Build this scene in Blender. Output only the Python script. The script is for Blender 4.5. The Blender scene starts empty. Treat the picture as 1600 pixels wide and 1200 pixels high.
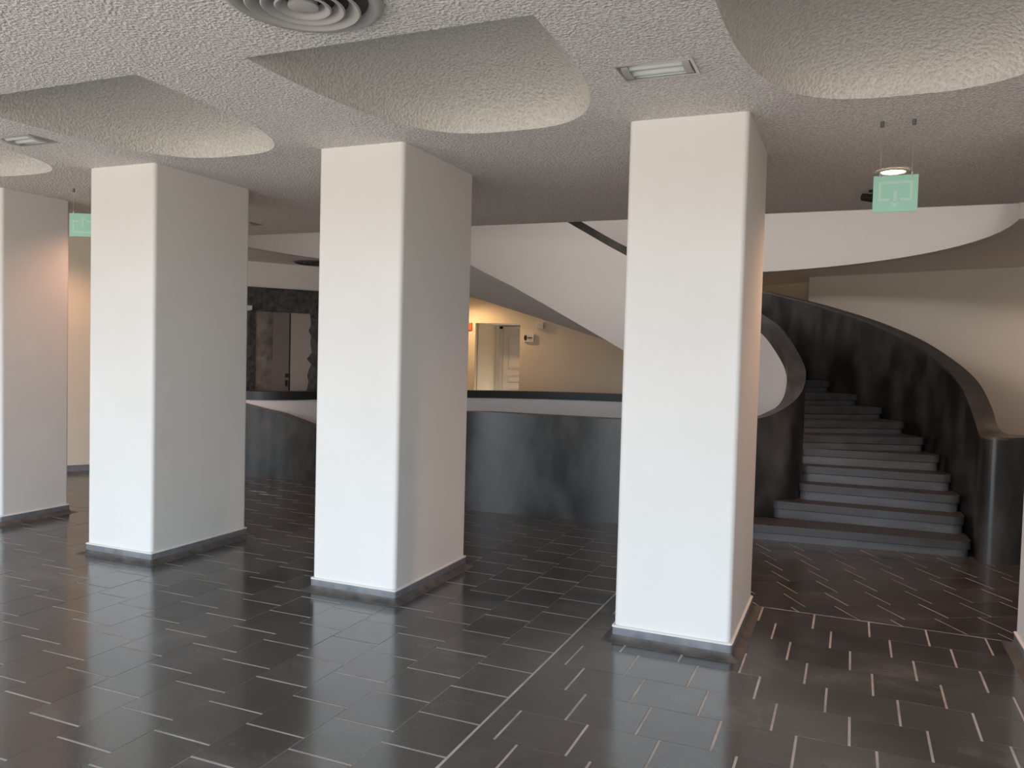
import bpy, math, random
from mathutils import Vector, Matrix
from mathutils.geometry import delaunay_2d_cdt

random.seed(7)
scene = bpy.context.scene
COL = scene.collection

# ------------------------------------------------------------------ camera
def make_camera():
    f, yaw, pitch, roll = 1257.05, -0.3997, -0.0379, 0.0262
    cy, sy, cp, sp = math.cos(yaw), math.sin(yaw), math.cos(pitch), math.sin(pitch)
    fw = Vector((sy * cp, cy * cp, sp))
    r = Vector((cy, -sy, 0.0))
    u = r.cross(fw)
    r2 = r * math.cos(roll) + u * math.sin(roll)
    u2 = u * math.cos(roll) - r * math.sin(roll)
    cd = bpy.data.cameras.new('camera')
    cd.sensor_width = 36.0
    cd.lens = 36.0 * f / 1600.0
    cd.clip_start = 0.05
    o = bpy.data.objects.new('camera', cd)
    m = Matrix((r2, u2, -fw)).transposed().to_4x4()
    m.translation = Vector((0, 0, 1.6))
    o.matrix_world = m
    COL.objects.link(o)
    scene.camera = o
make_camera()

# ------------------------------------------------------------------ light
vs = scene.view_settings
vs.view_transform = 'Standard'
vs.look = 'None'
vs.gamma = 1.0
vs.use_curve_mapping = False
vs.exposure = 0.0
scene.cycles.max_bounces = 10
scene.cycles.diffuse_bounces = 6
scene.cycles.glossy_bounces = 4
scene.cycles.sample_clamp_indirect = 6.0
scene.cycles.use_denoising = True

SKY, GROUND = (1.22, 1.44, 1.64), (0.97, 0.90, 0.815)
W_STRENGTH = 4.35
world = bpy.data.worlds.new('daylight')
scene.world = world
world.use_nodes = True
nt = world.node_tree
nt.nodes.clear()
tc = nt.nodes.new('ShaderNodeTexCoord')
sx = nt.nodes.new('ShaderNodeSeparateXYZ')
mr = nt.nodes.new('ShaderNodeMapRange')
mr.inputs['From Min'].default_value = -0.03
mr.inputs['From Max'].default_value = 0.06
mx = nt.nodes.new('ShaderNodeMix')
mx.data_type = 'RGBA'
mx.inputs[6].default_value = (*GROUND, 1)
mx.inputs[7].default_value = (*SKY, 1)
bg = nt.nodes.new('ShaderNodeBackground')
bg.inputs['Strength'].default_value = W_STRENGTH
ow = nt.nodes.new('ShaderNodeOutputWorld')
nt.links.new(tc.outputs['Generated'], sx.inputs[0])
nt.links.new(sx.outputs['Z'], mr.inputs['Value'])
nt.links.new(mr.outputs[0], mx.inputs[0])
nt.links.new(mx.outputs[2], bg.inputs['Color'])
nt.links.new(bg.outputs[0], ow.inputs[0])

def area(name, loc, target, sx_, sy_, power, color, portal=False):
    d = bpy.data.lights.new(name, 'AREA')
    d.shape = 'RECTANGLE'
    d.size, d.size_y, d.energy, d.color = sx_, sy_, power, color
    if portal:
        d.cycles.is_portal = True
    o = bpy.data.objects.new(name, d)
    o.location = loc
    o.rotation_euler = (Vector(target) - Vector(loc)).to_track_quat('-Z', 'Y').to_euler()
    COL.objects.link(o)
    return o

def spot(name, loc, target, power, color, angle=100, blend=0.6, radius=0.06):
    d = bpy.data.lights.new(name, 'SPOT')
    d.energy, d.color, d.spot_size, d.spot_blend, d.shadow_soft_size = power, color, math.radians(angle), blend, radius
    o = bpy.data.objects.new(name, d)
    o.location = loc
    o.rotation_euler = (Vector(target) - Vector(loc)).to_track_quat('-Z', 'Y').to_euler()
    COL.objects.link(o)
    return o

YF, XL, XR = -1.5, -11.0, 4.4           # window front, left and right ends of the hall
XW = 3.3                                # right end of the glazing
area('window_portal', ((XL + XW) / 2, YF - 0.15, 1.45), ((XL + XW) / 2, 5, 1.45), XW - XL, 2.6, 1, (1, 1, 1), True)
WARM = (1.0, 0.62, 0.30)
area('added_balustrade_fill', (-7.6, 4.6, 5.5), (-2.0, 11.0, 2.4), 2.6, 1.0, 170, (1.0, 0.95, 0.91))  # area light added out of view to brighten balustrade and gallery edge
area('added_well_fill', (-8.0, 8.5, 5.5), (-0.8, 8.7, 1.9), 2.0, 1.0, 90, (1.0, 0.95, 0.91))  # unseen fill, added and aimed at the white well side of the parapet
spot('downlight_lamp', (0.2, 6.03, 2.86), (0.2, 6.03, 0), 110, (1.0, 0.56, 0.33), 150)
spot('corridor_lamp', (-7.0, 13.55, 2.72), (-6.6, 13.7, 0), 75, WARM, 150)
spot('left_hall_lamp', (-6.15, 5.75, 2.86), (-6.15, 5.75, 0), 48, (1.0, 0.52, 0.33), 150)
spot('left_rear_lamp', (-8.3, 6.2, 2.85), (-8.4, 6.2, 0), 50, (1.0, 0.55, 0.35), 150)
spot('right_hall_lamp', (2.7, 9.6, 2.72), (2.6, 10.2, 0), 40, (1.0, 0.66, 0.42), 150)
spot('rear_corner_lamp', (-1.9, 12.6, 2.72), (-1.5, 13.0, 0), 12, WARM, 150)

# ------------------------------------------------------------------ materials
def mat(name, color, rough=0.5, spec=0.5, metal=0.0):
    m = bpy.data.materials.new(name)
    m.use_nodes = True
    b = m.node_tree.nodes['Principled BSDF']
    b.inputs['Base Color'].default_value = (*color, 1)
    b.inputs['Roughness'].default_value = rough
    b.inputs['Specular IOR Level'].default_value = spec
    b.inputs['Metallic'].default_value = metal
    m.diffuse_color = (*color, 1)
    return m

def nodes(m):
    return m.node_tree.nodes, m.node_tree.links, m.node_tree.nodes['Principled BSDF']

def mottle(m, c1, c2, scale, detail=6, lo=0.35, hi=0.65, coord='Object', stretch=None, rough=None):
    N, L, b = nodes(m)
    t = N.new('ShaderNodeTexCoord')
    n = N.new('ShaderNodeTexNoise')
    n.inputs['Scale'].default_value = scale
    n.inputs['Detail'].default_value = detail
    r = N.new('ShaderNodeMapRange')
    r.inputs['From Min'].default_value = lo
    r.inputs['From Max'].default_value = hi
    x = N.new('ShaderNodeMix')
    x.data_type = 'RGBA'
    x.inputs[6].default_value = (*c1, 1)
    x.inputs[7].default_value = (*c2, 1)
    src = t.outputs[coord]
    if stretch:
        mp = N.new('ShaderNodeMapping')
        mp.inputs['Scale'].default_value = stretch
        L.new(src, mp.inputs[0])
        src = mp.outputs[0]
    L.new(src, n.inputs['Vector'])
    L.new(n.outputs['Fac'], r.inputs['Value'])
    L.new(r.outputs[0], x.inputs[0])
    L.new(x.outputs[2], b.inputs['Base Color'])
    if rough:
        q = N.new('ShaderNodeMapRange')
        q.inputs['To Min'].default_value, q.inputs['To Max'].default_value = rough
        L.new(r.outputs[0], q.inputs['Value'])
        L.new(q.outputs[0], b.inputs['Roughness'])
    return x, src

def bump(m, scale, strength, dist, detail=3, kind='noise'):
    N, L, b = nodes(m)
    t = N.new('ShaderNodeTexCoord')
    if kind == 'noise':
        n = N.new('ShaderNodeTexNoise')
        n.inputs['Detail'].default_value = detail
        out = n.outputs['Fac']
    else:
        n = N.new('ShaderNodeTexVoronoi')
        n.feature = 'SMOOTH_F1'
        out = n.outputs['Distance']
    n.inputs['Scale'].default_value = scale
    bp = N.new('ShaderNodeBump')
    bp.inputs['Strength'].default_value = strength
    bp.inputs['Distance'].default_value = dist
    L.new(t.outputs['Object'], n.inputs['Vector'])
    L.new(out, bp.inputs['Height'])
    L.new(bp.outputs[0], b.inputs['Normal'])

M = {}
M['column'] = mat('white_plaster', (0.72, 0.705, 0.67), 0.55, 0.3)
mottle(M['column'], (0.72, 0.692, 0.662), (0.755, 0.727, 0.697), 1.6)
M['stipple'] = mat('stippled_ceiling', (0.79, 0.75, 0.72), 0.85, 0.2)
mottle(M['stipple'], (0.70, 0.67, 0.645), (0.96, 0.925, 0.895), 66, 3, 0.36, 0.64)  # occlusion of the relief put into the colour: pits darker, tops lighter
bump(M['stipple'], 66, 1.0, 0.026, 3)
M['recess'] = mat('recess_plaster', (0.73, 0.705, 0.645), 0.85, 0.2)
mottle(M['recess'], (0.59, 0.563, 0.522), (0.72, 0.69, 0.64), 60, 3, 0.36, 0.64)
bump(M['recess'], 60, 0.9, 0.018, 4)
M['smooth_ceiling'] = mat('smooth_ceiling', (0.86, 0.82, 0.785), 0.8, 0.2)
M['soffit'] = mat('grey_soffit', (0.85, 0.84, 0.83), 0.8, 0.2)
M['white_wall'] = mat('white_wall', (0.74, 0.71, 0.69), 0.7, 0.2)
M['beige_wall'] = mat('beige_wall', (0.68, 0.62, 0.545), 0.75, 0.2)
M['warm_wall'] = mat('cream_wall', (0.74, 0.67, 0.55), 0.7, 0.2)
M['dark'] = mat('black_polished_plaster', (0.02, 0.02, 0.02), 0.4, 0.5)
mottle(M['dark'], (0.0165, 0.0155, 0.0148), (0.080, 0.0755, 0.071), 3.2, 10, 0.42, 0.76, stretch=(1, 1, 0.55), rough=(0.28, 0.42))
M['cap'] = mat('dark_stone_coping', (0.055, 0.053, 0.052), 0.42, 0.5)
mottle(M['cap'], (0.045, 0.043, 0.042), (0.075, 0.072, 0.07), 9)
M['step'] = mat('dark_slate_step', (0.06, 0.06, 0.062), 0.45, 0.5)
mottle(M['step'], (0.042, 0.041, 0.043), (0.085, 0.083, 0.086), 7, 8, 0.3, 0.7, stretch=(0.4, 1.5, 1.5), rough=(0.38, 0.55))
M['riser'] = mat('slate_riser', (0.09, 0.092, 0.10), 0.4, 0.5)
mottle(M['riser'], (0.07, 0.071, 0.076), (0.12, 0.122, 0.13), 7, 8, 0.3, 0.7, stretch=(0.4, 1.5, 1.5))
M['skirting'] = mat('slate_skirting', (0.10, 0.10, 0.105), 0.3, 0.9)
mottle(M['skirting'], (0.13, 0.135, 0.15), (0.24, 0.245, 0.255), 11, 8, 0.3, 0.75, rough=(0.3, 0.45))
M['cove'] = mat('cement_cove', (0.12, 0.105, 0.095), 0.5, 0.4)
mottle(M['cove'], (0.06, 0.055, 0.052), (0.14, 0.12, 0.11), 9, 6)
M['grout'] = mat('pale_grout', (0.46, 0.41, 0.37), 0.8, 0.2)
mottle(M['grout'], (0.32, 0.28, 0.255), (0.48, 0.43, 0.395), 6)
M['sign'] = mat('mint_acrylic', (0.34, 0.62, 0.50), 0.25, 0.5)
M['sign_mark'] = mat('pale_green_print', (0.45, 0.66, 0.54), 0.35, 0.4)
M['steel'] = mat('brushed_steel', (0.55, 0.54, 0.53), 0.35, 0.5, 1.0)
M['stud'] = mat('dull_steel', (0.16, 0.155, 0.15), 0.4, 0.5, 0.6)
M['vent'] = mat('vent_enamel', (0.42, 0.40, 0.385), 0.4, 0.5)
M['vent_dark'] = mat('vent_cavity', (0.10, 0.09, 0.085), 0.7, 0.2)
M['black'] = mat('black_enamel', (0.02, 0.02, 0.02), 0.4, 0.5)
M['reflector'] = mat('lamp_reflector', (0.52, 0.58, 0.55), 0.3, 0.5, 0.2)
M['tube'] = mat('white_lamp_tube', (0.66, 0.69, 0.665), 0.3, 0.5)
M['white_plastic'] = mat('white_plastic', (0.78, 0.76, 0.72), 0.4, 0.5)
M['orange'] = mat('orange_plastic', (0.75, 0.12, 0.03), 0.4, 0.5)
M['door'] = mat('grey_white_door_paint', (0.46, 0.43, 0.39), 0.5, 0.4)
M['brown_door'] = mat('brown_grey_door', (0.22, 0.185, 0.16), 0.5, 0.4)
M['stone'] = mat('rough_dark_stone', (0.09, 0.088, 0.083), 0.8, 0.3)
mottle(M['stone'], (0.055, 0.054, 0.051), (0.125, 0.12, 0.113), 14, 10, 0.35, 0.7)
bump(M['stone'], 14, 0.8, 0.03, 8)
M['old_plaster'] = mat('old_brown_plaster', (0.2, 0.17, 0.14), 0.8, 0.2)
mottle(M['old_plaster'], (0.13, 0.11, 0.09), (0.27, 0.235, 0.2), 5, 8)
M['pale_panel'] = mat('pale_reveal', (0.42, 0.38, 0.33), 0.7, 0.2)
M['frame'] = mat('window_frame_grey', (0.25, 0.25, 0.25), 0.4, 0.4)
M['glow'] = mat('lamp_glow', (1, 0.85, 0.6), 0.5)
_b = M['glow'].node_tree.nodes['Principled BSDF']
_b.inputs['Emission Color'].default_value = (1.0, 0.80, 0.52, 1)
_b.inputs['Emission Strength'].default_value = 14.0

def tile_material():
    m = mat('dark_slate_tile', (0.06, 0.057, 0.055), 0.25, 1.0)
    N, L, b = nodes(m)
    oi = N.new('ShaderNodeObjectInfo')
    ge = N.new('ShaderNodeNewGeometry')
    ad = N.new('ShaderNodeMath'); ad.operation = 'ADD'
    fr = N.new('ShaderNodeMath'); fr.operation = 'FRACT'
    L.new(oi.outputs['Random'], ad.inputs[0]); L.new(ge.outputs['Random Per Island'], ad.inputs[1])
    L.new(ad.outputs[0], fr.inputs[0])
    # fine speckle in world space
    n1 = N.new('ShaderNodeTexNoise'); n1.inputs['Scale'].default_value = 260; n1.inputs['Detail'].default_value = 2
    n2 = N.new('ShaderNodeTexNoise'); n2.inputs['Scale'].default_value = 3.2; n2.inputs['Detail'].default_value = 8
    L.new(ge.outputs['Position'], n1.inputs['Vector']); L.new(ge.outputs['Position'], n2.inputs['Vector'])
    r1 = N.new('ShaderNodeMapRange'); r1.inputs['From Min'].default_value = 0.3; r1.inputs['From Max'].default_value = 0.75
    r1.inputs['To Min'].default_value = 0.72; r1.inputs['To Max'].default_value = 1.35
    L.new(n1.outputs['Fac'], r1.inputs['Value'])
    r2 = N.new('ShaderNodeMapRange'); r2.inputs['From Min'].default_value = 0.3; r2.inputs['From Max'].default_value = 0.7
    r2.inputs['To Min'].default_value = 0.85; r2.inputs['To Max'].default_value = 1.15
    L.new(n2.outputs['Fac'], r2.inputs['Value'])
    r3 = N.new('ShaderNodeMapRange'); r3.inputs['To Min'].default_value = 0.82; r3.inputs['To Max'].default_value = 1.2
    L.new(fr.outputs[0], r3.inputs['Value'])
    a = N.new('ShaderNodeMath'); a.operation = 'MULTIPLY'
    c = N.new('ShaderNodeMath'); c.operation = 'MULTIPLY'
    L.new(r1.outputs[0], a.inputs[0]); L.new(r2.outputs[0], a.inputs[1])
    L.new(a.outputs[0], c.inputs[0]); L.new(r3.outputs[0], c.inputs[1])
    v = N.new('ShaderNodeVectorMath'); v.operation = 'SCALE'
    v.inputs[0].default_value = (0.060, 0.0565, 0.0555)
    L.new(c.outputs[0], v.inputs['Scale'])
    # scuffed, dusty traffic marks
    n3 = N.new('ShaderNodeTexNoise'); n3.inputs['Scale'].default_value = 1.1; n3.inputs['Detail'].default_value = 12
    n3.inputs['Roughness'].default_value = 0.68
    mp = N.new('ShaderNodeMapping'); mp.inputs['Scale'].default_value = (1.0, 1.9, 1.0); mp.inputs['Rotation'].default_value = (0, 0, 0.5)
    L.new(ge.outputs['Position'], mp.inputs[0]); L.new(mp.outputs[0], n3.inputs['Vector'])
    r4 = N.new('ShaderNodeMapRange'); r4.inputs['From Min'].default_value = 0.545; r4.inputs['From Max'].default_value = 0.78
    r4.inputs['To Max'].default_value = 0.6
    L.new(n3.outputs['Fac'], r4.inputs['Value'])
    x = N.new('ShaderNodeMix'); x.data_type = 'RGBA'
    x.inputs[7].default_value = (0.19, 0.17, 0.155, 1)
    L.new(r4.outputs[0], x.inputs[0]); L.new(v.outputs[0], x.inputs[6])
    L.new(x.outputs[2], b.inputs['Base Color'])
    r5 = N.new('ShaderNodeMapRange'); r5.inputs['From Min'].default_value = 0.3; r5.inputs['From Max'].default_value = 0.75
    r5.inputs['To Min'].default_value = 0.11; r5.inputs['To Max'].default_value = 0.25
    L.new(n3.outputs['Fac'], r5.inputs['Value'])
    L.new(r5.outputs[0], b.inputs['Roughness'])
    return m
M['tile'] = tile_material()

# ------------------------------------------------------------------ helpers
BASE = {}

def link(o, parent=None):
    COL.objects.link(o)
    if parent is not None:
        o.parent = parent
        BASE[o.name] = BASE[parent.name]
    return o

def thing(name, label, cat, loc=(0, 0, 0), group=None, kind=None):
    o = bpy.data.objects.new(name, None)
    o.empty_display_size = 0.1
    o.location = loc
    COL.objects.link(o)
    BASE[o.name] = Vector(loc)
    o['label'], o['category'] = label, cat
    if group: o['group'] = group
    if kind: o['kind'] = kind
    return o

def mesh(name, verts, faces, mats, parent=None, smooth=False, idx=None, sharp=None):
    me = bpy.data.meshes.new(name)
    off = BASE[parent.name] if parent is not None else Vector((0, 0, 0))
    me.from_pydata([tuple(Vector(v) - off) for v in verts], [], faces)
    for m_ in (mats if isinstance(mats, (list, tuple)) else [mats]):
        me.materials.append(m_)
    if idx:
        for p, i in zip(me.polygons, idx): p.material_index = i
    me.update()
    if smooth:
        me.shade_smooth()
        if sharp is not None:
            me.set_sharp_from_angle(angle=math.radians(sharp))
    o = bpy.data.objects.new(name, me)
    link(o, parent)
    if parent is None: BASE[o.name] = Vector((0, 0, 0))
    return o

def weighted(o):
    m_ = o.modifiers.new('weighted_normal', 'WEIGHTED_NORMAL')
    m_.keep_sharp = True
    m_.weight = 100
    return o

def structure(o, label=None):
    o['kind'] = 'structure'
    if label: o['label'] = label
    return o

class MB:
    """collects pieces of one mesh"""
    def __init__(s): s.v, s.f, s.i = [], [], []
    def add(s, verts, faces, mi=0):
        n = len(s.v); s.v += [tuple(v) for v in verts]
        s.f += [tuple(a + n for a in f) for f in faces]; s.i += [mi] * len(faces)
    def box(s, x0, x1, y0, y1, z0, z1, mi=0, frame=None):
        v = [(x, y, z) for z in (z0, z1) for y in (y0, y1) for x in (x0, x1)]
        if frame: v = [frame(*p) for p in v]
        s.add(v, [(0, 2, 3, 1), (4, 5, 7, 6), (0, 1, 5, 4), (2, 6, 7, 3), (0, 4, 6, 2), (1, 3, 7, 5)], mi)
    def prism(s, poly, z0, z1, mi=0):
        n = len(poly)
        zt = z1 if isinstance(z1, (list, tuple)) else [z1] * n
        zb = z0 if isinstance(z0, (list, tuple)) else [z0] * n
        v = [(p[0], p[1], zb[k]) for k, p in enumerate(poly)] + [(p[0], p[1], zt[k]) for k, p in enumerate(poly)]
        f = [tuple(range(n - 1, -1, -1)), tuple(range(n, 2 * n))]
        f += [(k, (k + 1) % n, n + (k + 1) % n, n + k) for k in range(n)]
        s.add(v, f, mi)
    def lathe(s, prof, cx, cy, seg=32, mi=0, close=False):
        n = len(prof); v = []
        for k in range(seg):
            a = 2 * math.pi * k / seg
            v += [(cx + r * math.cos(a), cy + r * math.sin(a), z) for r, z in prof]
        f = []
        for k in range(seg):
            k2 = (k + 1) % seg
            for j in range(n if close else n - 1):
                j2 = (j + 1) % n
                f.append((k * n + j, k2 * n + j, k2 * n + j2, k * n + j2))
        s.add(v, f, mi)
    def tube(s, a, b, r, seg=10, mi=0, r2=None):
        a, b = Vector(a), Vector(b); d = (b - a).normalized()
        u = d.orthogonal().normalized(); w = d.cross(u); v = []
        for c, rr in ((a, r), (b, r if r2 is None else r2)):
            v += [c + u * rr * math.cos(2 * math.pi * k / seg) + w * rr * math.sin(2 * math.pi * k / seg) for k in range(seg)]
        f = [(k, (k + 1) % seg, seg + (k + 1) % seg, seg + k) for k in range(seg)]
        f += [tuple(range(seg - 1, -1, -1)), tuple(range(seg, 2 * seg))]
        s.add(v, f, mi)
    def build(s, name, mats, parent=None, smooth=False, sharp=None):
        return mesh(name, s.v, s.f, mats, parent, smooth, s.i, sharp)

def catmull(P, n=6):
    P = [Vector(p) for p in P]; out = []
    for i in range(len(P) - 1):
        p0 = P[max(i - 1, 0)]; p1, p2 = P[i], P[i + 1]; p3 = P[min(i + 2, len(P) - 1)]
        for k in range(n):
            t = k / n
            out.append(0.5 * ((2 * p1) + (p2 - p0) * t + (2 * p0 - 5 * p1 + 4 * p2 - p3) * t * t + (3 * p1 - p0 - 3 * p2 + p3) * t ** 3))
    out.append(P[-1])
    return out

def interp(x, T):
    if x <= T[0][0]:
        (a, b), (c, d) = T[0], T[1]
    elif x >= T[-1][0]:
        (a, b), (c, d) = T[-2], T[-1]
    else:
        for (a, b), (c, d) in zip(T, T[1:]):
            if a <= x <= c: break
    return b + (d - b) * (x - a) / (c - a)

def clip(poly, a, b, c):
    """keep a*x+b*y<=c"""
    out = []
    for i in range(len(poly)):
        p, q = poly[i], poly[(i + 1) % len(poly)]
        dp, dq = a * p[0] + b * p[1] - c, a * q[0] + b * q[1] - c
        if dp <= 0: out.append(p)
        if dp * dq < 0:
            t = dp / (dp - dq); out.append((p[0] + t * (q[0] - p[0]), p[1] + t * (q[1] - p[1])))
    return out

def area2(poly):
    return 0.5 * sum(poly[i][0] * poly[(i + 1) % len(poly)][1] - poly[(i + 1) % len(poly)][0] * poly[i][1] for i in range(len(poly)))

def sheet(outer, holes, z):
    """flat triangulated polygon with holes, returns verts, faces (facing down)"""
    pts, edges = [], []
    for loop in [outer] + holes:
        n = len(pts); pts += [Vector(p[:2]) for p in loop]
        edges += [(n + k, n + (k + 1) % len(loop)) for k in range(len(loop))]
    vo, eo, fo, *_ = delaunay_2d_cdt(pts, edges, [], 0, 1e-6)
    def inside(p, loop):
        c = False
        for i in range(len(loop)):
            a, b = loop[i], loop[i - 1]
            if (a[1] > p[1]) != (b[1] > p[1]) and p[0] < (b[0] - a[0]) * (p[1] - a[1]) / (b[1] - a[1]) + a[0]: c = not c
        return c
    F = []
    for f in fo:
        c = sum((vo[i] for i in f), Vector((0, 0))) / len(f)
        if inside(c, outer) and not any(inside(c, h) for h in holes): F.append(tuple(reversed(f)))
    return [(v.x, v.y, z) for v in vo], F

def ribbon(A, B, zb, zt, mats_i=(0, 0, 0), closed_ends=True):
    """upright wall between plan lines A and B; zb/zt per point (zt may be a pair)"""
    mb = MB(); n = len(A); v = []
    for k in range(n):
        b_, t_ = zb[k], zt[k]
        ba, bb = b_ if isinstance(b_, tuple) else (b_, b_)
        ta, tb = t_ if isinstance(t_, tuple) else (t_, t_)
        v += [(A[k][0], A[k][1], ba), (A[k][0], A[k][1], ta), (B[k][0], B[k][1], tb), (B[k][0], B[k][1], bb)]
    f, idx = [], []
    for k in range(n - 1):
        a, c = 4 * k, 4 * k + 4
        f += [(a, c, c + 1, a + 1), (a + 1, c + 1, c + 2, a + 2), (a + 2, c + 2, c + 3, a + 3), (a + 3, c + 3, c, a)]
        idx += [mats_i[0], mats_i[2], mats_i[1], mats_i[2]]
    if closed_ends:
        f += [(0, 1, 2, 3), (4 * n - 4, 4 * n - 1, 4 * n - 2, 4 * n - 3)]; idx += [mats_i[0], mats_i[0]]
    return v, f, idx

# ------------------------------------------------------------------ setting
H, HS = 2.897, 2.768            # stippled ceiling, smooth ceiling behind
CX, CY = -2.7, 7.6              # centre of the round stairwell
YE = 7.46                       # edge of the stippled ceiling
RI0, RI1, RO0, RO1 = 2.13, 2.30, 3.70, 3.87
def pol(th, r): return (CX + r * math.cos(math.radians(th)), CY + r * math.sin(math.radians(th)))

# floor: base of pale grout, tiles on it as parts
mb = MB(); mb.box(XL, XR, YF, 14.4, -0.12, -0.0012)
floor = structure(mb.build('floor', M['grout']), 'dark slate tile floor with pale joints')

def full_tile(w, h, seed):
    r = random.Random(seed)
    return None
TILES = []       # (polygon, is_full_key, centre)
W = 0.0008       # half of the fine joint
J = 0.0052       # half of the pale joint
def add_tile(poly, key):
    if abs(area2(poly)) < 2e-4: return
    cx = sum(p[0] for p in poly) / len(poly); cy = sum(p[1] for p in poly) / len(poly)
    TILES.append((poly, key, (cx, cy)))
XB = -1.413      # pale joint between the left field and the right fields
YB = 5.404       # pale joint between the right field and the turned field
# left field: rows run away from the window, pale joints across
for i in range(33):
    x1 = XB - 0.0055 - 0.2985 * i; x0 = x1 - 0.2985
    if x1 < XL: break
    off = 2.785 + 0.099 * i
    k0 = math.floor((YF - off) / 0.3108)
    for k in range(k0, k0 + 56):
        y0 = off + 0.3108 * k; y1 = y0 + 0.3108
        if y1 > 14.3 or y0 < YF: continue
        add_tile([(x0 + W, y0 + J), (x1 - W, y0 + J), (x1 - W, y1 - J), (x0 + W, y1 - J)], 'l')
# right field: rows run along the window
for j in range(-20, 8):
    y0 = 3.006 + 0.2995 * j; y1 = y0 + 0.2995
    off = -1.31 - 0.1045 * j
    k0 = math.floor((XB - off) / 0.3135)
    for k in range(k0, k0 + 21):
        x0 = off + 0.3135 * k; x1 = x0 + 0.3135
        if x0 > XR: break
        p = [(x0 + J, y0 + W), (x1 - J, y0 + W), (x1 - J, y1 - W), (x0 + J, y1 - W)]
        full = x0 + J > XB + 0.006 and y1 < YB
        p = clip(p, -1, 0, -(XB + 0.006))
        if p: p = clip(p, 0, 1, YB - 0.005)
        if len(p) > 2: add_tile(p, 'r' if full else None)
# turned field in front of the stair
a_ = math.radians(32.0); UX, UY = math.cos(a_), math.sin(a_)
for j in range(-8, 34):
    v0 = 4.815 + 0.2875 * j; v1 = v0 + 0.2875
    off = 3.2565 + 0.098 * (j + 1)
    for k in range(-26, 26):
        u0 = off + 0.304 * k; u1 = u0 + 0.304
        q = [(u0 + 0.0036, v0 + W), (u1 - 0.0036, v0 + W), (u1 - 0.0036, v1 - W), (u0 + 0.0036, v1 - W)]
        p = [(u * UX - v * UY, u * UY + v * UX) for u, v in q]
        if max(c[1] for c in p) < YB or max(c[0] for c in p) < XB or min(c[0] for c in p) > XR - 0.1 or max(c[1] for c in p) > 14.3: continue
        full = min(c[1] for c in p) > YB + 0.006 and min(c[0] for c in p) > XB + 0.006
        p = clip(p, 0, -1, -(YB + 0.006))
        if len(p) > 2: p = clip(p, -1, 0, -(XB + 0.006))
        if len(p) > 2: add_tile(p, 't' if full else None)

def in_view(c):
    x, y = c
    cyw, syw = math.cos(-0.3997), math.sin(-0.3997)
    z = x * syw + y * cyw
    if z < 1.9: return 0
    px = 800 + 1257 * (x * cyw - y * syw) / z
    py = 555 + 1257 * 1.6 / z + (px - 800) * 0.026
    if px < -30 or px > 1630 or py > 1235: return 0
    return 1.0 / z ** 3
RECTS = [(-1.27, -0.46, 4.30, 5.42), (-3.33, -2.53, 4.30, 5.42), (-5.38, -4.57, 4.30, 5.42), (-7.44, -6.64, 4.57, 5.38), (0.84, 1.65, 4.30, 5.42)]
def vis(c):
    w = in_view(c)
    for a, b, d, e in RECTS:
        if a < c[0] < b and d < c[1] < e: w = 0
    return w
order = sorted(range(len(TILES)), key=lambda k: -vis(TILES[k][2]))
single = [k for k in order[:300] if vis(TILES[k][2]) > 0]
singles = set(single)
TH = 0.008
def tile_verts(poly, c, tilt=(0, 0), dz=0.0, local=True):
    b = 0.0012
    n = len(poly); out = []
    for z, ins in ((-TH, 0.0), (-b, 0.0), (0.0, b)):
        for p in poly:
            dx, dy = p[0] - c[0], p[1] - c[1]
            l = max(math.hypot(dx, dy), 1e-5); s = (l - ins * 1.3) / l if ins else 1
            x, y = dx * s, dy * s
            zz = z + dz + x * tilt[0] + y * tilt[1]
            out.append((x, y, zz) if local else (c[0] + x, c[1] + y, zz))
    f = []
    for r in (0, 1):
        f += [(r * n + k, r * n + (k + 1) % n, (r + 1) * n + (k + 1) % n, (r + 1) * n + k) for k in range(n)]
    f.append(tuple(range(2 * n, 3 * n)))
    return out, f
SHARED = {}
mbt = MB()
for k, (poly, key, c) in enumerate(TILES):
    if area2(poly) < 0: poly = poly[::-1]
    tl = (random.gauss(0, 0.0009), random.gauss(0, 0.0009)); dz = random.uniform(-0.0006, 0.0004)
    if k in singles:
        if key and key in SHARED:
            me = SHARED[key]
        else:
            v, f = tile_verts(poly, c)
            me = bpy.data.meshes.new('tile'); me.from_pydata(v, [], f); me.materials.append(M['tile']); me.update()
            if key: SHARED[key] = me
        o = bpy.data.objects.new('tile', me)
        o.location = (c[0], c[1], dz)
        o.rotation_euler = (tl[1], -tl[0], 0)
        o.parent = floor
        COL.objects.link(o)
    else:
        v, f = tile_verts(poly, c, tl, dz, False)
        mbt.add(v, f)
o = mbt.build('far_tiles', M['tile'], floor); o['kind'] = 'stuff'

# stippled ceiling with the scooped recesses
def scoop_rim(cx, n=28):
    a, b = 0.697, 1.46; out = []
    for k in range(n + 1):
        t = math.pi * k / n
        c_, s_ = math.cos(t), math.sin(t)
        out.append((cx - a * math.copysign(abs(c_) ** (2 / 3), c_), 2.9 + b * abs(s_) ** (2 / 3)))
    return out
SC = [-1.875 + 2.06 * k for k in (-2, -1, 0, 1)]
rims = [scoop_rim(c) for c in SC]
LAMPS = [(-0.86, 3.63), (-4.985, 3.60), (-6.0, 6.78)]
LHOLES = [[(x - 0.155, y - 0.085), (x + 0.155, y - 0.085), (x + 0.155, y + 0.085), (x - 0.155, y + 0.085)] for x, y in LAMPS]
v, f = sheet([(XL, YF), (XR, YF), (XR, YE), (XL, YE)], rims + LHOLES, H)
ceiling = structure(mesh('ceiling', v, f, M['stipple']), 'stippled grey plaster ceiling with scooped recesses')
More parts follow.
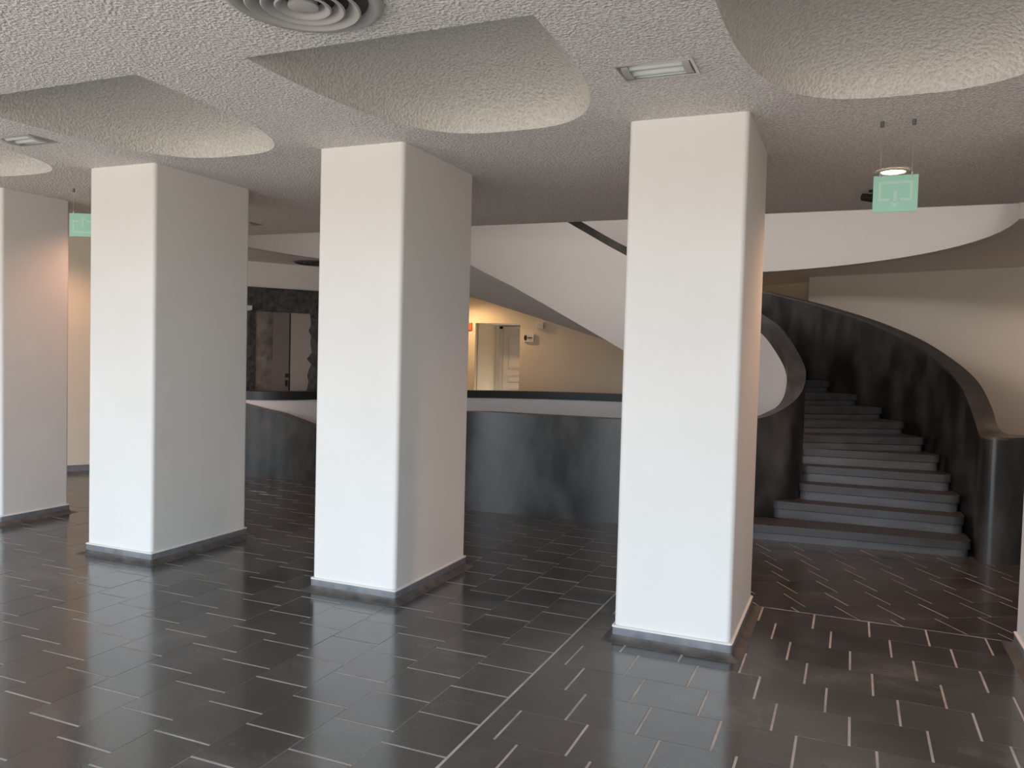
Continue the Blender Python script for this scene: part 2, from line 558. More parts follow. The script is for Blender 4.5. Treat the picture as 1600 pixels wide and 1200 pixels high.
for cx, rim in zip(SC, rims):
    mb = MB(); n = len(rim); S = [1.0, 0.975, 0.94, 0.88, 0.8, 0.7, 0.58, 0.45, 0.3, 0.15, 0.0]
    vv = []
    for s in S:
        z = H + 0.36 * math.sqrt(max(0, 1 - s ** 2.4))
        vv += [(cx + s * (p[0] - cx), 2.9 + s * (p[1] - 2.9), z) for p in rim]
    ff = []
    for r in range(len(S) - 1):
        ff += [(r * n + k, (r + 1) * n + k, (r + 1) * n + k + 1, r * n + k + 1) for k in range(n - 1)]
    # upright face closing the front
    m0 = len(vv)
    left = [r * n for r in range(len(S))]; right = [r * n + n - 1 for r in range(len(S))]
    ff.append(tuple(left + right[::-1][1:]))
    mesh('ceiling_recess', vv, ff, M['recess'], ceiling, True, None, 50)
# front lip of the ceiling above the stairwell and slab on top
mb = MB(); mb.box(XL, XR, YE, YE + 0.03, H - 0.0, 3.36)
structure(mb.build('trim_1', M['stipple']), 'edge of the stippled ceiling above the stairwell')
mb = MB(); mb.box(XL, XR, YF, YE, 3.36, 3.42)
structure(mb.build('ceiling_slab', M['smooth_ceiling']), 'slab over the hall')

# smooth ceiling behind with the round opening
arc = [pol(t, RO1) for t in range(0, 181, 4)]
hole = [(pol(0, RO1)[0], YE - 0.2)] + arc + [(pol(180, RO1)[0], YE - 0.2)]
outer = [(XL, YE)] + [(hole[-1][0], YE)] + arc[::-1] + [(hole[0][0], YE)] + [(XR, YE), (XR, 14.4), (XL, 14.4)]
v, f = sheet(outer, [], HS)
structure(mesh('ceiling_rear', v, f, M['smooth_ceiling']), 'smooth grey ceiling around the stairwell')
v2, f2 = sheet(outer, [], 3.37)
structure(mesh('floor_upper', v2, [tuple(reversed(q)) for q in f2], M['smooth_ceiling']), 'upper gallery floor')

mb = MB(); mb.box(XL, pol(180, RO1)[0], YE, YE + 0.02, HS, H); mb.box(pol(0, RO1)[0] - 0.005, XR, YE, YE + 0.02, HS, H)
structure(mb.build('trim_2', M['smooth_ceiling']), 'step between the two ceilings')

# walls
def wall(name, pts, z0, z1, m_, label, t=0.12):
    A = [Vector((p[0], p[1])) for p in pts]; B = []
    for k, p in enumerate(A):
        d = (A[min(k + 1, len(A) - 1)] - A[max(k - 1, 0)]).normalized()
        B.append(p + Vector((-d.y, d.x)) * t)
    v, f, i = ribbon(A, B, [z0] * len(A), [z1] * len(A))
    return structure(mesh(name, v, f, m_), label)

W0 = Vector((-7.67, 8.77)); WU = Vector((0.562, 0.827)).normalized(); WN = Vector((WU.y, -WU.x))
def onwall(s, d=0.0):
    p = W0 + WU * s + WN * d
    return (p.x, p.y)
wall('wall_left', [(XL, YF), (XL, 3.9)], 0, 3.4, M['warm_wall'], 'cream left wall of the hall')
wall('wall_left_rear', [onwall(-5.9), onwall(-0.55)], 0, H, M['warm_wall'], 'cream slanting wall behind the columns at the left', 0.12)
wall('wall_left_stone', [onwall(-0.55), onwall(1.9)], 0, HS, M['smooth_ceiling'], 'shaded wall above the rough stone portal', 0.12)
wall('wall_left_return', [onwall(1.9), (-7.5, 11.2), (-7.5, 14.3)], 0, HS, M['warm_wall'], 'cream return wall behind the stone portal', 0.1)
wall('wall_right', [(XR, 10.0), (XR, YF)], 0, 3.4, M['beige_wall'], 'right wall of the hall')
wall('wall_right_rear', [(-0.6, 12.9), (-0.6, 11.94), (4.4, 10.01)], 0, HS, M['beige_wall'], 'beige wall behind the curved stair')
wall('wall_corner', [(-3.6, 14.3), (-2.2, 14.05), (-1.29, 13.19), (-0.58, 12.6)], 0, HS, M['warm_wall'], 'warm lit wall end behind the stair')
# rear wall with the door recess
RX0, RX1, RZ, RD = -6.85, -5.90, 2.18, 1.0
mb = MB(); yw = 14.3
mb.box(-7.6, RX0, yw, yw + 0.12, 0, HS); mb.box(RX1, -2.0, yw, yw + 0.12, 0, HS); mb.box(RX0, RX1, yw, yw + 0.12, RZ, HS)
mb.box(RX0 - 0.05, RX0, yw + 0.1, yw + RD, 0, RZ); mb.box(RX1 + 0.1, RX1 + 0.15, yw + 0.1, yw + RD, 0, RZ)
mb.box(RX0 - 0.05, RX1 + 0.15, yw + RD, yw + RD + 0.06, 0, RZ + 0.05); mb.box(RX0 - 0.05, RX1 + 0.15, yw + 0.1, yw + RD + 0.06, RZ, RZ + 0.06)
structure(mb.build('wall_rear', M['warm_wall']), 'cream wall with a door recess behind the stairwell')
# window front behind the camera
mb = MB(); mb.box(XL, XR, YF - 0.25, YF, 2.72, 3.42); mb.box(XL, XR, YF - 0.25, YF, -0.12, 0.12); mb.box(XW, XR, YF - 0.25, YF, 0.12, 2.72)
structure(mb.build('wall_front', M['white_wall']), 'lintel and sill of the window front')
nw = 7
for k in range(nw):
    xa = XL + (XW - XL) * k / nw; xb = XL + (XW - XL) * (k + 1) / nw
    mb = MB(); q = 0.035
    mb.box(xa, xa + q, YF - 0.16, YF - 0.1, 0.12, 2.72); mb.box(xb - q, xb, YF - 0.16, YF - 0.1, 0.12, 2.72)
    mb.box(xa + q, xb - q, YF - 0.16, YF - 0.1, 0.12, 0.12 + q); mb.box(xa + q, xb - q, YF - 0.16, YF - 0.1, 2.72 - q, 2.72)
    structure(mb.build('window_%d' % (k + 1), M['frame']), 'large window of the glazed front')
# upper hall
mb = MB()
mb.box(XL, XR, 2.0, 2.1, 3.42, 5.9); mb.box(XL, XR, 14.4, 14.5, 2.7, 5.9)
mb.box(XL - 0.1, XL, 2.0, 14.5, 3.4, 5.9); mb.box(XR, XR + 0.1, 2.0, 14.5, 3.4, 5.9); mb.box(XL - 0.1, XR + 0.1, 2.0, 14.5, 5.9, 6.0)
mb.box(XL - 0.1, XL, 3.8, 14.5, -0.1, 3.4); mb.box(XR, XR + 0.1, 9.9, 14.5, -0.1, 3.4)
structure(mb.build('wall_upper', M['white_wall']), 'pale walls of the upper floor')
# baseboards
mb = MB(); A = [Vector(onwall(-5.9, 0.015)), Vector(onwall(-0.6, 0.015))]; B = [Vector(onwall(-5.9, 0.0)), Vector(onwall(-0.6, 0.0))]
v, f, i = ribbon(A, B, [0, 0], [0.075, 0.075])
structure(mesh('baseboard_left', v, f, M['skirting']), 'slate skirting along the cream left rear wall')

# ------------------------------------------------------------------ columns
def rrect(x0, x1, y0, y1, r=0.016, n=5):
    out = []
    for cx, cy, a0 in ((x1 - r, y0 + r, -90), (x1 - r, y1 - r, 0), (x0 + r, y1 - r, 90), (x0 + r, y0 + r, 180)):
        for k in range(n + 1):
            a = math.radians(a0 + 90 * k / n); out.append((cx + r * math.cos(a), cy + r * math.sin(a)))
    return out

def column(x0, y0, w, d, label):
    x1, y1 = x0 + w, y0 + d
    t = thing('column', label, 'column', ((x0 + x1) / 2, (y0 + y1) / 2, 0), 'square columns in a row', 'thing')
    mb = MB(); levels = [(0.0, 0.078), (0.0, H)]
    P = [rrect(x0 - e, x1 + e, y0 - e, y1 + e, 0.028 + e) for e, z in levels]
    n = len(P[0]); vv = []
    for p, (e, z) in zip(P, levels): vv += [(q[0], q[1], z) for q in p]
    ff = [(k, (k + 1) % n, n + (k + 1) % n, n + k) for k in range(n)] + [tuple(range(n, 2 * n)), tuple(range(n - 1, -1, -1))]
    weighted(mesh('shaft', vv, ff, M['column'], t, True, None, 60))
    def rings(name, lev, m_):
        vv, ff = [], []
        for e, z in lev: vv += [(q[0], q[1], z) for q in rrect(x0 - e, x1 + e, y0 - e, y1 + e, max(0.012, 0.014 + e * 0.2), 3)]
        n = 16
        for r in range(len(lev) - 1): ff += [(r * n + k, r * n + (k + 1) % n, (r + 1) * n + (k + 1) % n, (r + 1) * n + k) for k in range(n)]
        return mesh(name, vv, ff, m_, t, True, None, 40)
    rings('plaster_lip', [(0.0, 0.073), (0.0125, 0.073), (0.0125, 0.079), (0.0, 0.084)], M['column'])
    rings('skirting', [(0.0, 0.0), (0.010, 0.030), (0.010, 0.073), (0.0, 0.0731)], M['skirting'])
    rings('cove', [(0.0, 0.031), (0.0105, 0.031), (0.016, 0.018), (0.028, 0.008), (0.045, 0.003), (0.064, 0.0012), (0.064, -0.003)], M['cove'])
    return t
X0, Y0 = -1.187, 4.383
column(X0, Y0, 0.642, 0.96, 'square white column nearest the stairs, bluish front face, slate skirting')
column(X0 - 2.063, Y0 - 0.012, 0.635, 0.995, 'square white column between the stone portal opening and the rear door')
column(X0 - 4.114, Y0 - 0.044, 0.653, 0.989, 'square white column hiding part of the left mint exit sign')
column(X0 - 6.179, Y0 + 0.267, 0.642, 0.649, 'square white column with pink lamplight on its side, cut by the photo edge')
column(X0 + 2.109, Y0, 0.642, 0.96, 'thin strip of white column at the edge beside the stair foot')

# ------------------------------------------------------------------ staircase
stair = thing('staircase', 'dark curved staircase with black polished plaster walls rising to the upper floor', 'staircase', (0.2, 7.6, 0))
ZS = [0.0, 0.135, 0.285, 0.435, 0.585, 0.735, 0.870, 0.995, 1.114, 1.238, 1.368, 1.492, 1.615, 1.738, 1.860]
FR = {1: ((-1.15, 7.39), (0.975, 7.60)), 2: ((-0.66, 7.87), (0.955, 7.885)), 3: ((-0.435, 8.09), (0.945, 8.11)), 4: ((-0.44, 8.28), (0.90, 8.36)), 5: ((-0.44, 8.45), (0.83, 8.63))}
TO = {6: 21.0, 7: 27.1, 8: 33.4, 9: 39.9, 10: 47.0, 11: 53.7, 12: 60.3, 13: 66.9, 14: 73.5}
TI = {6: 20.0, 7: 25.5, 8: 32.0, 9: 39.0, 10: 46.5, 11: 53.5, 12: 60.2, 13: 66.9, 14: 73.5}
for k in TO: FR[k] = (pol(TI[k], 2.34), pol(TO[k], 3.655))
def round_front(L, R, R2, L2, r, inset=0.0):
    L, R, R2, L2 = (Vector(p) for p in (L, R, R2, L2))
    d = (R - L).normalized(); nrm = Vector((-d.y, d.x))
    L, R = L + nrm * inset + d * inset, R + nrm * inset - d * inset
    out = []
    for P, a, b in ((L, L2, R), (R, L, R2)):
        da, db = (a - P).normalized(), (b - P).normalized()
        p0, p1 = P + da * r, P + db * r
        for q in range(6):
            t = q / 5; out.append(tuple(p0 * (1 - t) ** 2 + P * 2 * t * (1 - t) + p1 * t * t))
    return out + [tuple(R2), tuple(L2)]
for k in range(1, 14):
    L, R = FR[k]; Ln, Rn = FR[k + 1]
    push = 0.10
    d = (Vector(Rn) - Vector(Ln)).normalized(); nn = Vector((-d.y, d.x)) * push
    L2, R2 = Vector(Ln) + nn, Vector(Rn) + nn
    if k == 1: L2 = Vector((-1.15, 7.75))
    if k == 2: L2 = Vector((-0.62, 8.22))
    tl = 0.068
    st = MB(); st.prism(round_front(L, R, R2, L2, 0.10), ZS[k] - tl, ZS[k])
    tread = weighted(st.build('step', M['step'], stair, True, 35))
    rs = MB(); rs.prism(round_front(L, R, R2, L2, 0.095, 0.016), max(0.0, ZS[k - 1] - 0.01), ZS[k] - tl - 0.006)
    weighted(rs.build('riser', M['riser'], tread, True, 35))

# inner balustrade: front wall of the well, newel turn, then rising round the well
pathA = [(-7.7, 7.74, 1.07), (-6.79, 7.81, 0.89), (-6.40, 7.90, 0.79), (-5.89, 7.92, 0.655), (-5.3, 7.88, 0.56), (-4.75, 7.68, 0.68), (-4.2, 7.42, 0.93),
         (-3.54, 7.307, 1.002), (-2.75, 7.385, 1.002), (-2.0, 7.45, 1.0), (-1.5, 7.56, 1.005), (-1.1, 7.71, 1.02), (-0.80, 7.85, 1.05), (-0.645, 7.93, 1.11),
         (-0.515, 8.01, 1.20), (-0.435, 8.11, 1.31), (-0.41, 8.23, 1.45), (-0.445, 8.38, 1.58), (-0.565, 8.57, 1.775)]
CAPZ = [(24, 1.80), (30.0, 1.932), (38.5, 2.075), (90.0, 2.985), (104.2, 3.287), (150.0, 4.23)]
for th in range(31, 151, 7):
    x, y = pol(th, RI1 + 0.02 * max(0, (60 - th) / 30)); pathA.append((x, y, interp(th, CAPZ)))
P = catmull(pathA, 5)
A = [Vector((p.x, p.y)) for p in P]; ztop = [p.z for p in P]; B = []
for k, p in enumerate(A):
    d = (A[min(k + 1, len(A) - 1)] - A[max(k - 1, 0)]).normalized()
    B.append(p + Vector((-d.y, d.x)) * (RI1 - RI0))
ZN = [(60, 1.11), (88.8, 1.693), (102.2, 1.963), (115.4, 2.234), (126.5, 2.443), (141.0, 2.665), (151, 2.80)]
def th_of(p): return math.degrees(math.atan2(p[1] - CY, p[0] - CX))
zbot = []
for p in A:
    th = th_of(p)
    zbot.append(max(0.0, interp(th, ZN)) if (p.y > 8.0 and p.x > -6 and th > 8) else 0.0)
CT = 0.105
v, f, i = ribbon(A, B, zbot, [z - CT for z in ztop], (0, 1, 2))
inner = mesh('inner_parapet', v, f, [M['dark'], M['white_wall'], M['soffit']], stair, True, i, 40)
inner['label'] = 'dark curved parapet, white on its well side'
v, f, i = ribbon(A, B, [z - CT for z in ztop], ztop, (0, 0, 1))
mesh('coping', v, f, [M['dark'], M['cap']], inner, True, i, 40)

# outer wall on the stair side, with the flared end
OT = [(1.0, 1.045), (3.3, 1.075), (7.4, 1.25), (8.7, 1.304), (14.2, 1.484), (21.5, 1.661), (29.7, 1.859), (40.8, 2.086), (53.6, 2.32), (64.6, 2.495), (90, 2.75)]
A, B, zt = [], [], []
for th in range(88, 8, -4):
    A.append(pol(th, RO0)); B.append(pol(th, RO1)); zt.append(interp(th, OT))
flare = [((0.965, 8.05), (1.135, 8.10), 1.235), ((0.985, 7.88), (1.155, 7.99), 1.12), ((0.99, 7.75), (1.18, 7.93), 1.06), ((0.985, 7.62), (1.21, 7.89), 1.035), ((0.995, 7.52), (1.24, 7.87), 1.03),
         ((1.03, 7.45), (1.27, 7.86), 1.03), ((1.10, 7.43), (1.30, 7.86), 1.03), ((1.18, 7.455), (1.34, 7.86), 1.03), ((1.28, 7.56), (1.40, 7.86), 1.03), ((1.40, 7.67), (1.50, 7.87), 1.03), ((1.7, 7.76), (1.72, 7.93), 1.03), ((2.3, 7.80), (2.3, 7.97), 1.03)]
for a, b, z in flare: A.append(a); B.append(b); zt.append(z)
Pa = catmull([(a[0], a[1], z) for a, z in zip(A, zt)], 3); Pb = catmull([(b[0], b[1], 0) for b in B], 3)
A = [(p.x, p.y) for p in Pa]; B = [(p.x, p.y) for p in Pb]; zt = [p.z for p in Pa]
v, f, i = ribbon(A, B, [0.0] * len(A), [z - 0.02 for z in zt])
ow_ = mesh('outer_wall', v, f, M['dark'], stair, True, i, 45)
v, f, i = ribbon(A, B, [z - 0.02 for z in zt], zt)
mesh('coping', v, f, M['cap'], ow_, True, None, 45)

# rising flight: grey soffit below, ramp above (under the steps)
ths = list(range(18, 151, 3)); vv, ff = [], []
for th in ths:
    zn = max(0.004, interp(th, ZN)); zf = max(0.002, zn - 0.083)
    top = min(1.492 + (th - 53.7) * 0.0195, 3.36) - 0.34
    top = max(top, zn + 0.05)
    a, b = pol(th, RI1), pol(th, RO0 if th < 84 else RO1)
    vv += [(*pol(th, RI1), zn), (*b, zf), (*b, top), (*a, top)]
for k in range(len(ths) - 1):
    a, c = 4 * k, 4 * k + 4
    ff += [(a, a + 1, c + 1, c), (a + 1, a + 2, c + 2, c + 1), (a + 2, a + 3, c + 3, c + 2), (a + 3, a, c, c + 3)]
ff += [(0, 3, 2, 1), (len(vv) - 4, len(vv) - 3, len(vv) - 2, len(vv) - 1)]
mesh('flight_soffit', vv, ff, M['soffit'], stair, True, None, 40)

# far parapet of the well
par = thing('well_parapet', 'low round parapet behind the stairwell, white inside with a black top band', 'parapet', (-4.9, 10.6, 0))
ths = [85.5 + 4.5 * k for k in range(18)]
tail = catmull([(*pol(162, RO1), 0), (*pol(167, RO1 + 0.01), 0), (-6.60, 8.22, 0), (-6.76, 8.06, 0), (-7.0, 7.99, 0), (-7.5, 7.98, 0)], 4)[4:]
A = [pol(t, RO1 - 0.01) for t in ths] + [(p.x, p.y) for p in tail]
A = [Vector(p) for p in A]; B = []; A0 = []; B0 = []
for k, p in enumerate(A):
    d = (A[min(k + 1, len(A) - 1)] - A[max(k - 1, 0)]).normalized(); nn = Vector((-d.y, d.x))
    B.append(p + nn * 0.16); A0.append(p - nn * 0.01); B0.append(p + nn * 0.172)
v, f, i = ribbon(A, B, [0.0] * len(A), [0.945] * len(A), (0, 0, 0))
mesh('wall_body', v, f, M['white_wall'], par, True, None, 45)
v, f, i = ribbon(A0, B0, [0.945] * len(A), [1.052] * len(A))
mesh('top_band', v, f, M['black'], par, True, None, 45)

# gallery edge of the upper floor
gal = thing('gallery_parapet', 'white curved gallery edge above the stairwell', 'parapet', (0.4, 9.9, HS))
ths = [-1.3 + 4.565 * k for k in range(41)]
A = [pol(t, RO1 + 0.14) for t in ths]; B = [pol(t, RO1) for t in ths]
v, f, i = ribbon(A, B, [HS - 0.002] * len(A), [4.3] * len(A))
mesh('fascia', v, f, M['white_wall'], gal, True, None, 45)

# ------------------------------------------------------------------ doors and wall fittings behind
def door_panelled(name, x0, x1, y, z1, label):
    mb = MB(); mb.box(x0, x1, y, y + 0.045, 0.0, z1)
    d = structure(mb.build(name, M['door']), label)
    wd = x1 - x0
    fr = MB(); fr.box(x0 - 0.075, x0, y - 0.03, y + 0.05, 0, z1 + 0.05); fr.box(x0 - 0.075, x1, y - 0.03, y + 0.05, z1, z1 + 0.05)
    fr.build('door_frame', M['door'], d)
    for za, zb in ((0.15, 0.85), (0.98, 1.12), (1.25, z1 - 0.16)):
        p = MB(); a, b = x0 + 0.11, x1 - 0.05
        p.box(a, b, y - 0.012, y, za, za + 0.02); p.box(a, b, y - 0.012, y, zb - 0.02, zb)
        p.box(a, a + 0.02, y - 0.012, y, za + 0.02, zb - 0.02); p.box(b - 0.02, b, y - 0.012, y, za + 0.02, zb - 0.02)
        p.build('door_panel', M['door'], d)
    return d
door_panelled('door_1', -6.66, RX1 + 0.09, yw + 0.94, RZ - 0.08, 'pale panelled door in the recess of the cream rear wall')

def wbox(mb, s0, s1, z0, z1, d0, d1, mi=0):
    mb.box(s0, s1, d0, d1, z0, z1, mi, frame=lambda s, d, z: (*onwall(s, d), z))
portal = thing('stone_portal', 'rough dark stone door surround on the shaded wall behind the well', 'portal', (*onwall(0.5), 0), None, 'thing')
def rough_block(name, s0, s1, z0, z1, d1, ragged=0.0, seed=1, ragside=None, m_=None):
    r = random.Random(seed); ns, nz = max(2, int((s1 - s0) / 0.08)), max(2, int((z1 - z0) / 0.08))
    vv, ff = [], []
    for j in range(nz + 1):
        e = r.uniform(-ragged, ragged) if ragged else 0
        for k in range(ns + 1):
            s = s0 + (s1 - s0) * k / ns
            if ragside == 'l': s += e * (1 - k / ns)
            edge = k in (0, ns) or j in (0, nz)
            vv.append((*onwall(s, d1 * (0.75 if edge else r.uniform(0.85, 1.25))), z0 + (z1 - z0) * j / nz))
    n = len(vv)
    for j in range(nz + 1):
        for k in range(ns + 1):
            p = vv[j * (ns + 1) + k]; vv.append((p[0] - WN.x * d1 * 0.72, p[1] - WN.y * d1 * 0.72, p[2]))
    def q(j, k): return j * (ns + 1) + k
    for j in range(nz):
        for k in range(ns): ff.append((q(j, k), q(j, k + 1), q(j + 1, k + 1), q(j + 1, k)))
    for k in range(ns):
        ff += [(q(0, k), n + q(0, k), n + q(0, k + 1), q(0, k + 1)), (q(nz, k), q(nz, k + 1), n + q(nz, k + 1), n + q(nz, k))]
    for j in range(nz):
        ff += [(q(j, 0), q(j + 1, 0), n + q(j + 1, 0), n + q(j, 0)), (q(j, ns), n + q(j, ns), n + q(j + 1, ns), q(j + 1, ns))]
    return mesh(name, vv, ff, m_ or M['stone'], portal)
rough_block('lintel', -0.55, 1.75, 2.09, 2.42, 0.06, seed=3)
rough_block('pier', -0.45, 0.10, 0.0, 2.10, 0.05, seed=5)
rough_block('pier', 0.87, 1.65, 0.0, 2.09, 0.06, 0.035, 8, 'l')
rough_block('plaster_strip', 0.10, 0.345, 0.0, 2.10, 0.03, seed=9, m_=M['old_plaster'])
mb = MB(); wbox(mb, 0.60, 0.95, 0.0, 2.095, 0.0, 0.02); mb.build('reveal_panel', M['pale_panel'], portal)
mb = MB(); wbox(mb, 0.345, 0.575, 0.0, 2.088, 0.0, 0.022)
d2 = structure(mb.build('door_2', M['brown_door']), 'brown grey door leaf in the rough stone portal')
mb = MB(); wbox(mb, 0.575, 0.602, 0.0, 2.085, 0.001, 0.010); mb.build('door_gap', M['black'], d2)
mb = MB(); wbox(mb, 0.525, 0.56, 1.18, 1.235, 0.022, 0.05); wbox(mb, 0.525, 0.56, 1.055, 1.14, 0.022, 0.032); mb.build('door_handle', M['black'], d2)
w_ = thing('wall_lamp', 'small white fitting on the rough stone pier', 'lamp', (*onwall(-0.03, 0.05), 2.1))
mb = MB(); wbox(mb, -0.12, 0.03, 2.10, 2.16, 0.05, 0.12); mb.build('lamp_body', M['white_plastic'], w_)
mb = MB(); wbox(mb, -0.10, 0.01, 2.09, 2.10, 0.06, 0.11); mb.build('diffuser', M['tube'], w_)

t = thing('wall_sensor', 'square white sensor box high on the cream rear wall', 'sensor', (-5.47, yw, 2.14))
mb = MB(); mb.box(-5.545, -5.40, yw - 0.10, yw, 2.085, 2.20); mb.build('housing', M['white_plastic'], t)
mb = MB(); mb.box(-5.51, -5.435, yw - 0.106, yw - 0.10, 2.11, 2.175); mb.build('lens', M['tube'], t)
t = thing('restroom_sign', 'white wall plate with black symbols beside the rear door recess', 'sign', (-5.70, yw, 1.9))
mb = MB(); mb.box(-5.81, -5.60, yw - 0.05, yw, 1.83, 1.98); mb.build('plate', M['white_plastic'], t)
mb = MB(); mb.lathe([(0.0, 0.0), (0.032, 0.0), (0.032, 0.004), (0.0, 0.004)], 0, 0, 20)
vv = [(-5.765 + p[0], yw - 0.050 - p[2], 1.905 + p[1] * 1.65) for p in mb.v]
mesh('black_symbol', vv, mb.f, M['black'], t)
mb = MB(); mb.box(-5.718, -5.63, yw - 0.053, yw - 0.05, 1.895, 1.918); mb.box(-5.705, -5.64, yw - 0.053, yw - 0.05, 1.868, 1.874); mb.build('lettering', M['black'], t)
t = thing('orange_wall_sign', 'small orange plate on the cream wall left of the door recess', 'sign', (-6.98, yw, 2.1))
mb = MB(); mb.box(-7.05, -6.92, yw - 0.03, yw, 2.04, 2.18); mb.build('plate', M['orange'], t)

# ------------------------------------------------------------------ ceiling fittings
def luminaire(cx, cy, label):
    a, b, z = 0.172, 0.10, H
    t = thing('ceiling_light', label, 'ceiling light', (cx, cy, z), 'recessed rectangular ceiling lights')
    mb = MB(); q = 0.014
    mb.box(cx - a, cx + a, cy - b, cy - b + q, z - 0.006, z); mb.box(cx - a, cx + a, cy + b - q, cy + b, z - 0.006, z)
    mb.box(cx - a, cx - a + q, cy - b + q, cy + b - q, z - 0.006, z); mb.box(cx + a - q, cx + a, cy - b + q, cy + b - q, z - 0.006, z)
    mb.build('frame', M['steel'], t)
    c, d, zt = 0.155, 0.085, z + 0.07
    vv = [(cx - c, cy - d, z), (cx + c, cy - d, z), (cx + c, cy + d, z), (cx - c, cy + d, z), (cx - c, cy - d * 0.8, zt), (cx + c, cy - d * 0.8, zt), (cx + c, cy + d * 0.8, zt), (cx - c, cy + d * 0.8, zt)]
    mesh('housing', vv, [(4, 7, 6, 5), (0, 4, 5, 1), (1, 5, 6, 2), (2, 6, 7, 3), (3, 7, 4, 0)], M['reflector'], t)
    for x in (cx - c + 0.002, cx + c - 0.034):
        n = 10
        mb = MB(); P = [(d * 0.92 * math.cos(math.pi * k / n), -0.016 * math.sin(math.pi * k / n)) for k in range(n + 1)] + [(-d * 0.92, 0.05), (d * 0.92, 0.05)]
        m_ = len(P); vv = [(xx, cy + p[0], z + p[1]) for xx in (x, x + 0.032) for p in P]
        mb.add(vv, [tuple(range(m_)), tuple(range(2 * m_ - 1, m_ - 1, -1))] + [(k, m_ + k, m_ + (k + 1) % m_, (k + 1) % m_) for k in range(m_)])
        mb.build('end_cap', M['vent'], t)
    for k in (-1, 1):
        mb = MB(); mb.tube((cx - c + 0.034, cy + 0.036 * k, z + 0.012), (cx + c - 0.034, cy + 0.036 * k, z + 0.012), 0.019, 12)
        mb.build('lamp_tube', M['tube'], t, True, 60)
    return t
luminaire(-0.86, 3.63, 'rectangular glass ceiling light above the column nearest the stairs')
luminaire(-4.985, 3.60, 'rectangular ceiling light at the left edge between two recesses')
luminaire(-6.0, 6.78, 'small ceiling light half hidden behind the column, near the ceiling edge')

DX, DY = -1.925, 2.475
t = thing('ceiling_diffuser', 'round grey ceiling air diffuser with concentric rings', 'air vent', (DX, DY, H))
mb = MB(); mb.lathe([(0.295, H - 0.001), (0.295, H - 0.012), (0.27, H - 0.026), (0.245, H - 0.012), (0.238, H - 0.001)], DX, DY, 56); mb.build('outer_ring', M['vent'], t, True, 60)
mb = MB(); mb.lathe([(0.0, H - 0.002), (0.24, H - 0.002)], DX, DY, 48); mb.build('cavity', M['vent_dark'], t)
for ra, rb in ((0.212, 0.165), (0.155, 0.115), (0.105, 0.07)):
    mb = MB(); mb.lathe([(ra, H - 0.038), (ra - 0.006, H - 0.043), (ra - 0.02, H - 0.036), (rb, H - 0.006), (rb + 0.004, H - 0.003), (ra - 0.012, H - 0.03)], DX, DY, 48, close=True)
    mb.build('ring', M['vent'], t, True, 50)
mb = MB(); mb.lathe([(0.0, H - 0.042), (0.04, H - 0.042), (0.056, H - 0.036), (0.05, H - 0.006), (0.0, H - 0.004)], DX, DY, 32); mb.build('centre_cone', M['vent'], t, True, 50)

t = thing('round_vent', 'dark round vent in the smooth ceiling beyond the well', 'air vent', (-6.77, 9.12, HS))
mb = MB(); mb.lathe([(0.30, HS - 0.001), (0.33, HS - 0.004), (0.30, HS - 0.02), (0.27, HS - 0.014), (0.27, HS - 0.001)], -6.77, 9.12, 40); mb.build('rim', M['vent_dark'], t, True)
for r in (0.22, 0.15, 0.08):
    mb = MB(); mb.lathe([(r, HS - 0.016), (r + 0.03, HS - 0.004), (r + 0.024, HS - 0.002), (r - 0.008, HS - 0.012)], -6.77, 9.12, 32, close=True); mb.build('ring', M['vent_dark'], t, True)

t = thing('downlight', 'lit round warm ceiling downlight behind the right mint exit sign', 'ceiling light', (0.2, 6.03, H))
mb = MB(); mb.lathe([(0.075, H - 0.004), (0.08, H - 0.012), (0.102, H - 0.008), (0.105, H - 0.001)], 0.2, 6.03, 40); mb.build('trim_ring', M['white_plastic'], t, True)
mb = MB(); mb.lathe([(0.0, H - 0.012), (0.04, H - 0.0115), (0.078, H - 0.006)], 0.2, 6.03, 40); mb.build('lamp_disc', M['glow'], t, True)

t = thing('spotlight', 'small black ceiling spotlight beside the right mint exit sign', 'spotlight', (0.07, 6.65, H))
mb = MB(); mb.lathe([(0.0, H - 0.012), (0.03, H - 0.012), (0.03, H)], 0.09, 6.66, 16); mb.build('base', M['black'], t)
mb = MB(); mb.tube((0.09, 6.66, H - 0.012), (0.09, 6.66, H - 0.05), 0.007, 8); mb.build('stem', M['black'], t)
mb = MB(); mb.tube((0.02, 6.62, H - 0.055), (0.13, 6.69, H - 0.062), 0.028, 14, 0, 0.032); mb.build('lamp_head', M['black'], t)

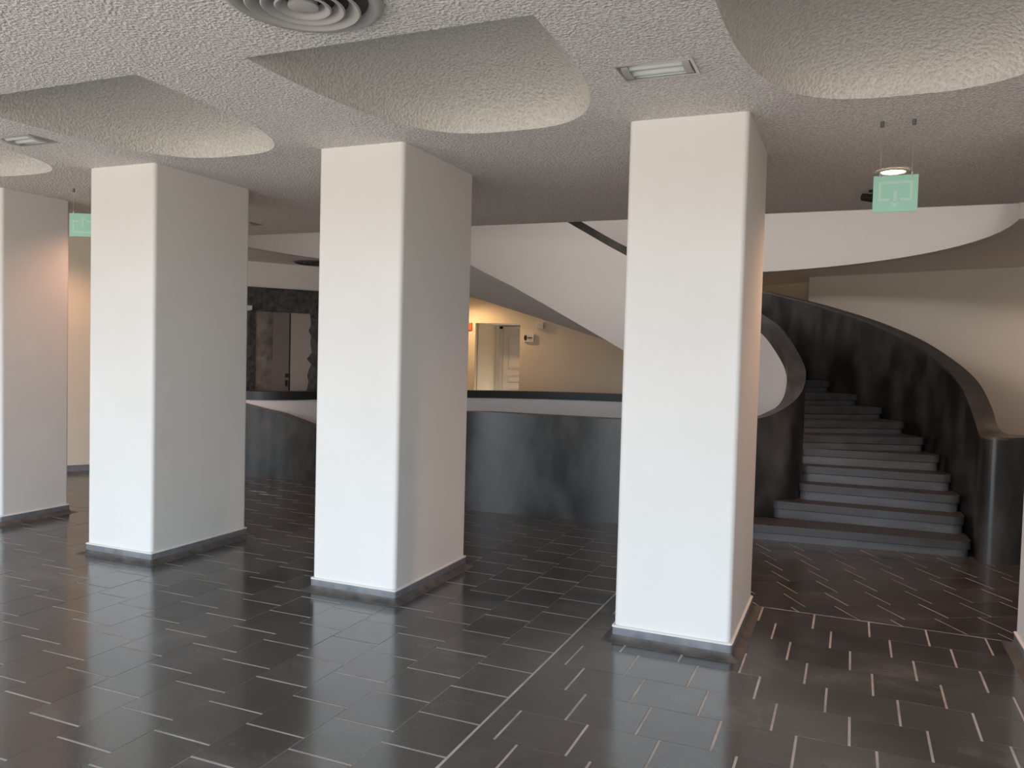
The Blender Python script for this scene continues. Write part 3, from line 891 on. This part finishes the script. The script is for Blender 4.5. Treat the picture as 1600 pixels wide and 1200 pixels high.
def exit_sign(cx, cy, zt, rot, up, label, drop_to=H):
    w, h, th = 0.218, 0.194, 0.006
    t = thing('exit_sign', label, 'exit sign', (cx, cy, zt - h))
    c_, s_ = math.cos(rot), math.sin(rot)
    fr = lambda x, y, z: (cx + x * c_ - y * s_, cy + x * s_ + y * c_, zt - h + z)
    mb = MB(); mb.box(-w / 2, w / 2, -th / 2, th / 2, 0, h, 0, fr); mb.build('plate', M['sign'], t)
    y0, y1 = -th / 2 - 0.001, -th / 2 + 0.0005
    fl = (lambda z: h - z) if up else (lambda z: z)
    def bx(m_, x0, x1, za, zb):
        za, zb = sorted((fl(za), fl(zb))); m_.box(x0, x1, y0, y1, za, zb, 0, fr)
    mb = MB()
    a, q = 0.083, 0.014
    bx(mb, -a, a, 0.163 - q, 0.163); bx(mb, -a, -a + q, 0.058 + q, 0.163 - q); bx(mb, a - q, a, 0.058 + q, 0.163 - q)
    bx(mb, -a, -0.026, 0.058, 0.058 + q); bx(mb, 0.026, a, 0.058, 0.058 + q)
    mb.build('doorway_symbol', M['sign_mark'], t)
    mb = MB(); bx(mb, -0.009, 0.009, 0.05, 0.112)
    tri = [(-0.027, 0.052), (0.027, 0.052), (0.0, 0.024)]
    vv = [fr(x, y, fl(z)) for y in (y0, y1) for x, z in tri]
    mb.add(vv, [(0, 1, 2), (3, 5, 4), (0, 3, 4, 1), (1, 4, 5, 2), (2, 5, 3, 0)])
    mb.build('arrow', M['sign_mark'], t)
    for x in (-0.077, 0.077):
        mb = MB(); mb.tube(fr(x, 0, h - 0.008), fr(x, 0, drop_to - zt + h), 0.0011, 6); mb.build('wire', M['steel'], t)
        mb = MB(); mb.tube(fr(x, 0, drop_to - zt + h - 0.03), fr(x, 0, drop_to - zt + h), 0.010, 12); mb.build('ceiling_stud', M['stud'], t)
        mb = MB(); mb.tube(fr(x, 0, h - 0.006), fr(x, 0, h + 0.014), 0.006, 10); mb.build('clip', M['steel'], t)
    return t
exit_sign(0.174, 4.79, 2.606, 0.0, False, 'mint green exit sign with a down arrow, hung before the stairs')
exit_sign(-6.06, 4.90, 2.69, 0.50, True, 'mint green exit sign with an up arrow, hung between two left columns')
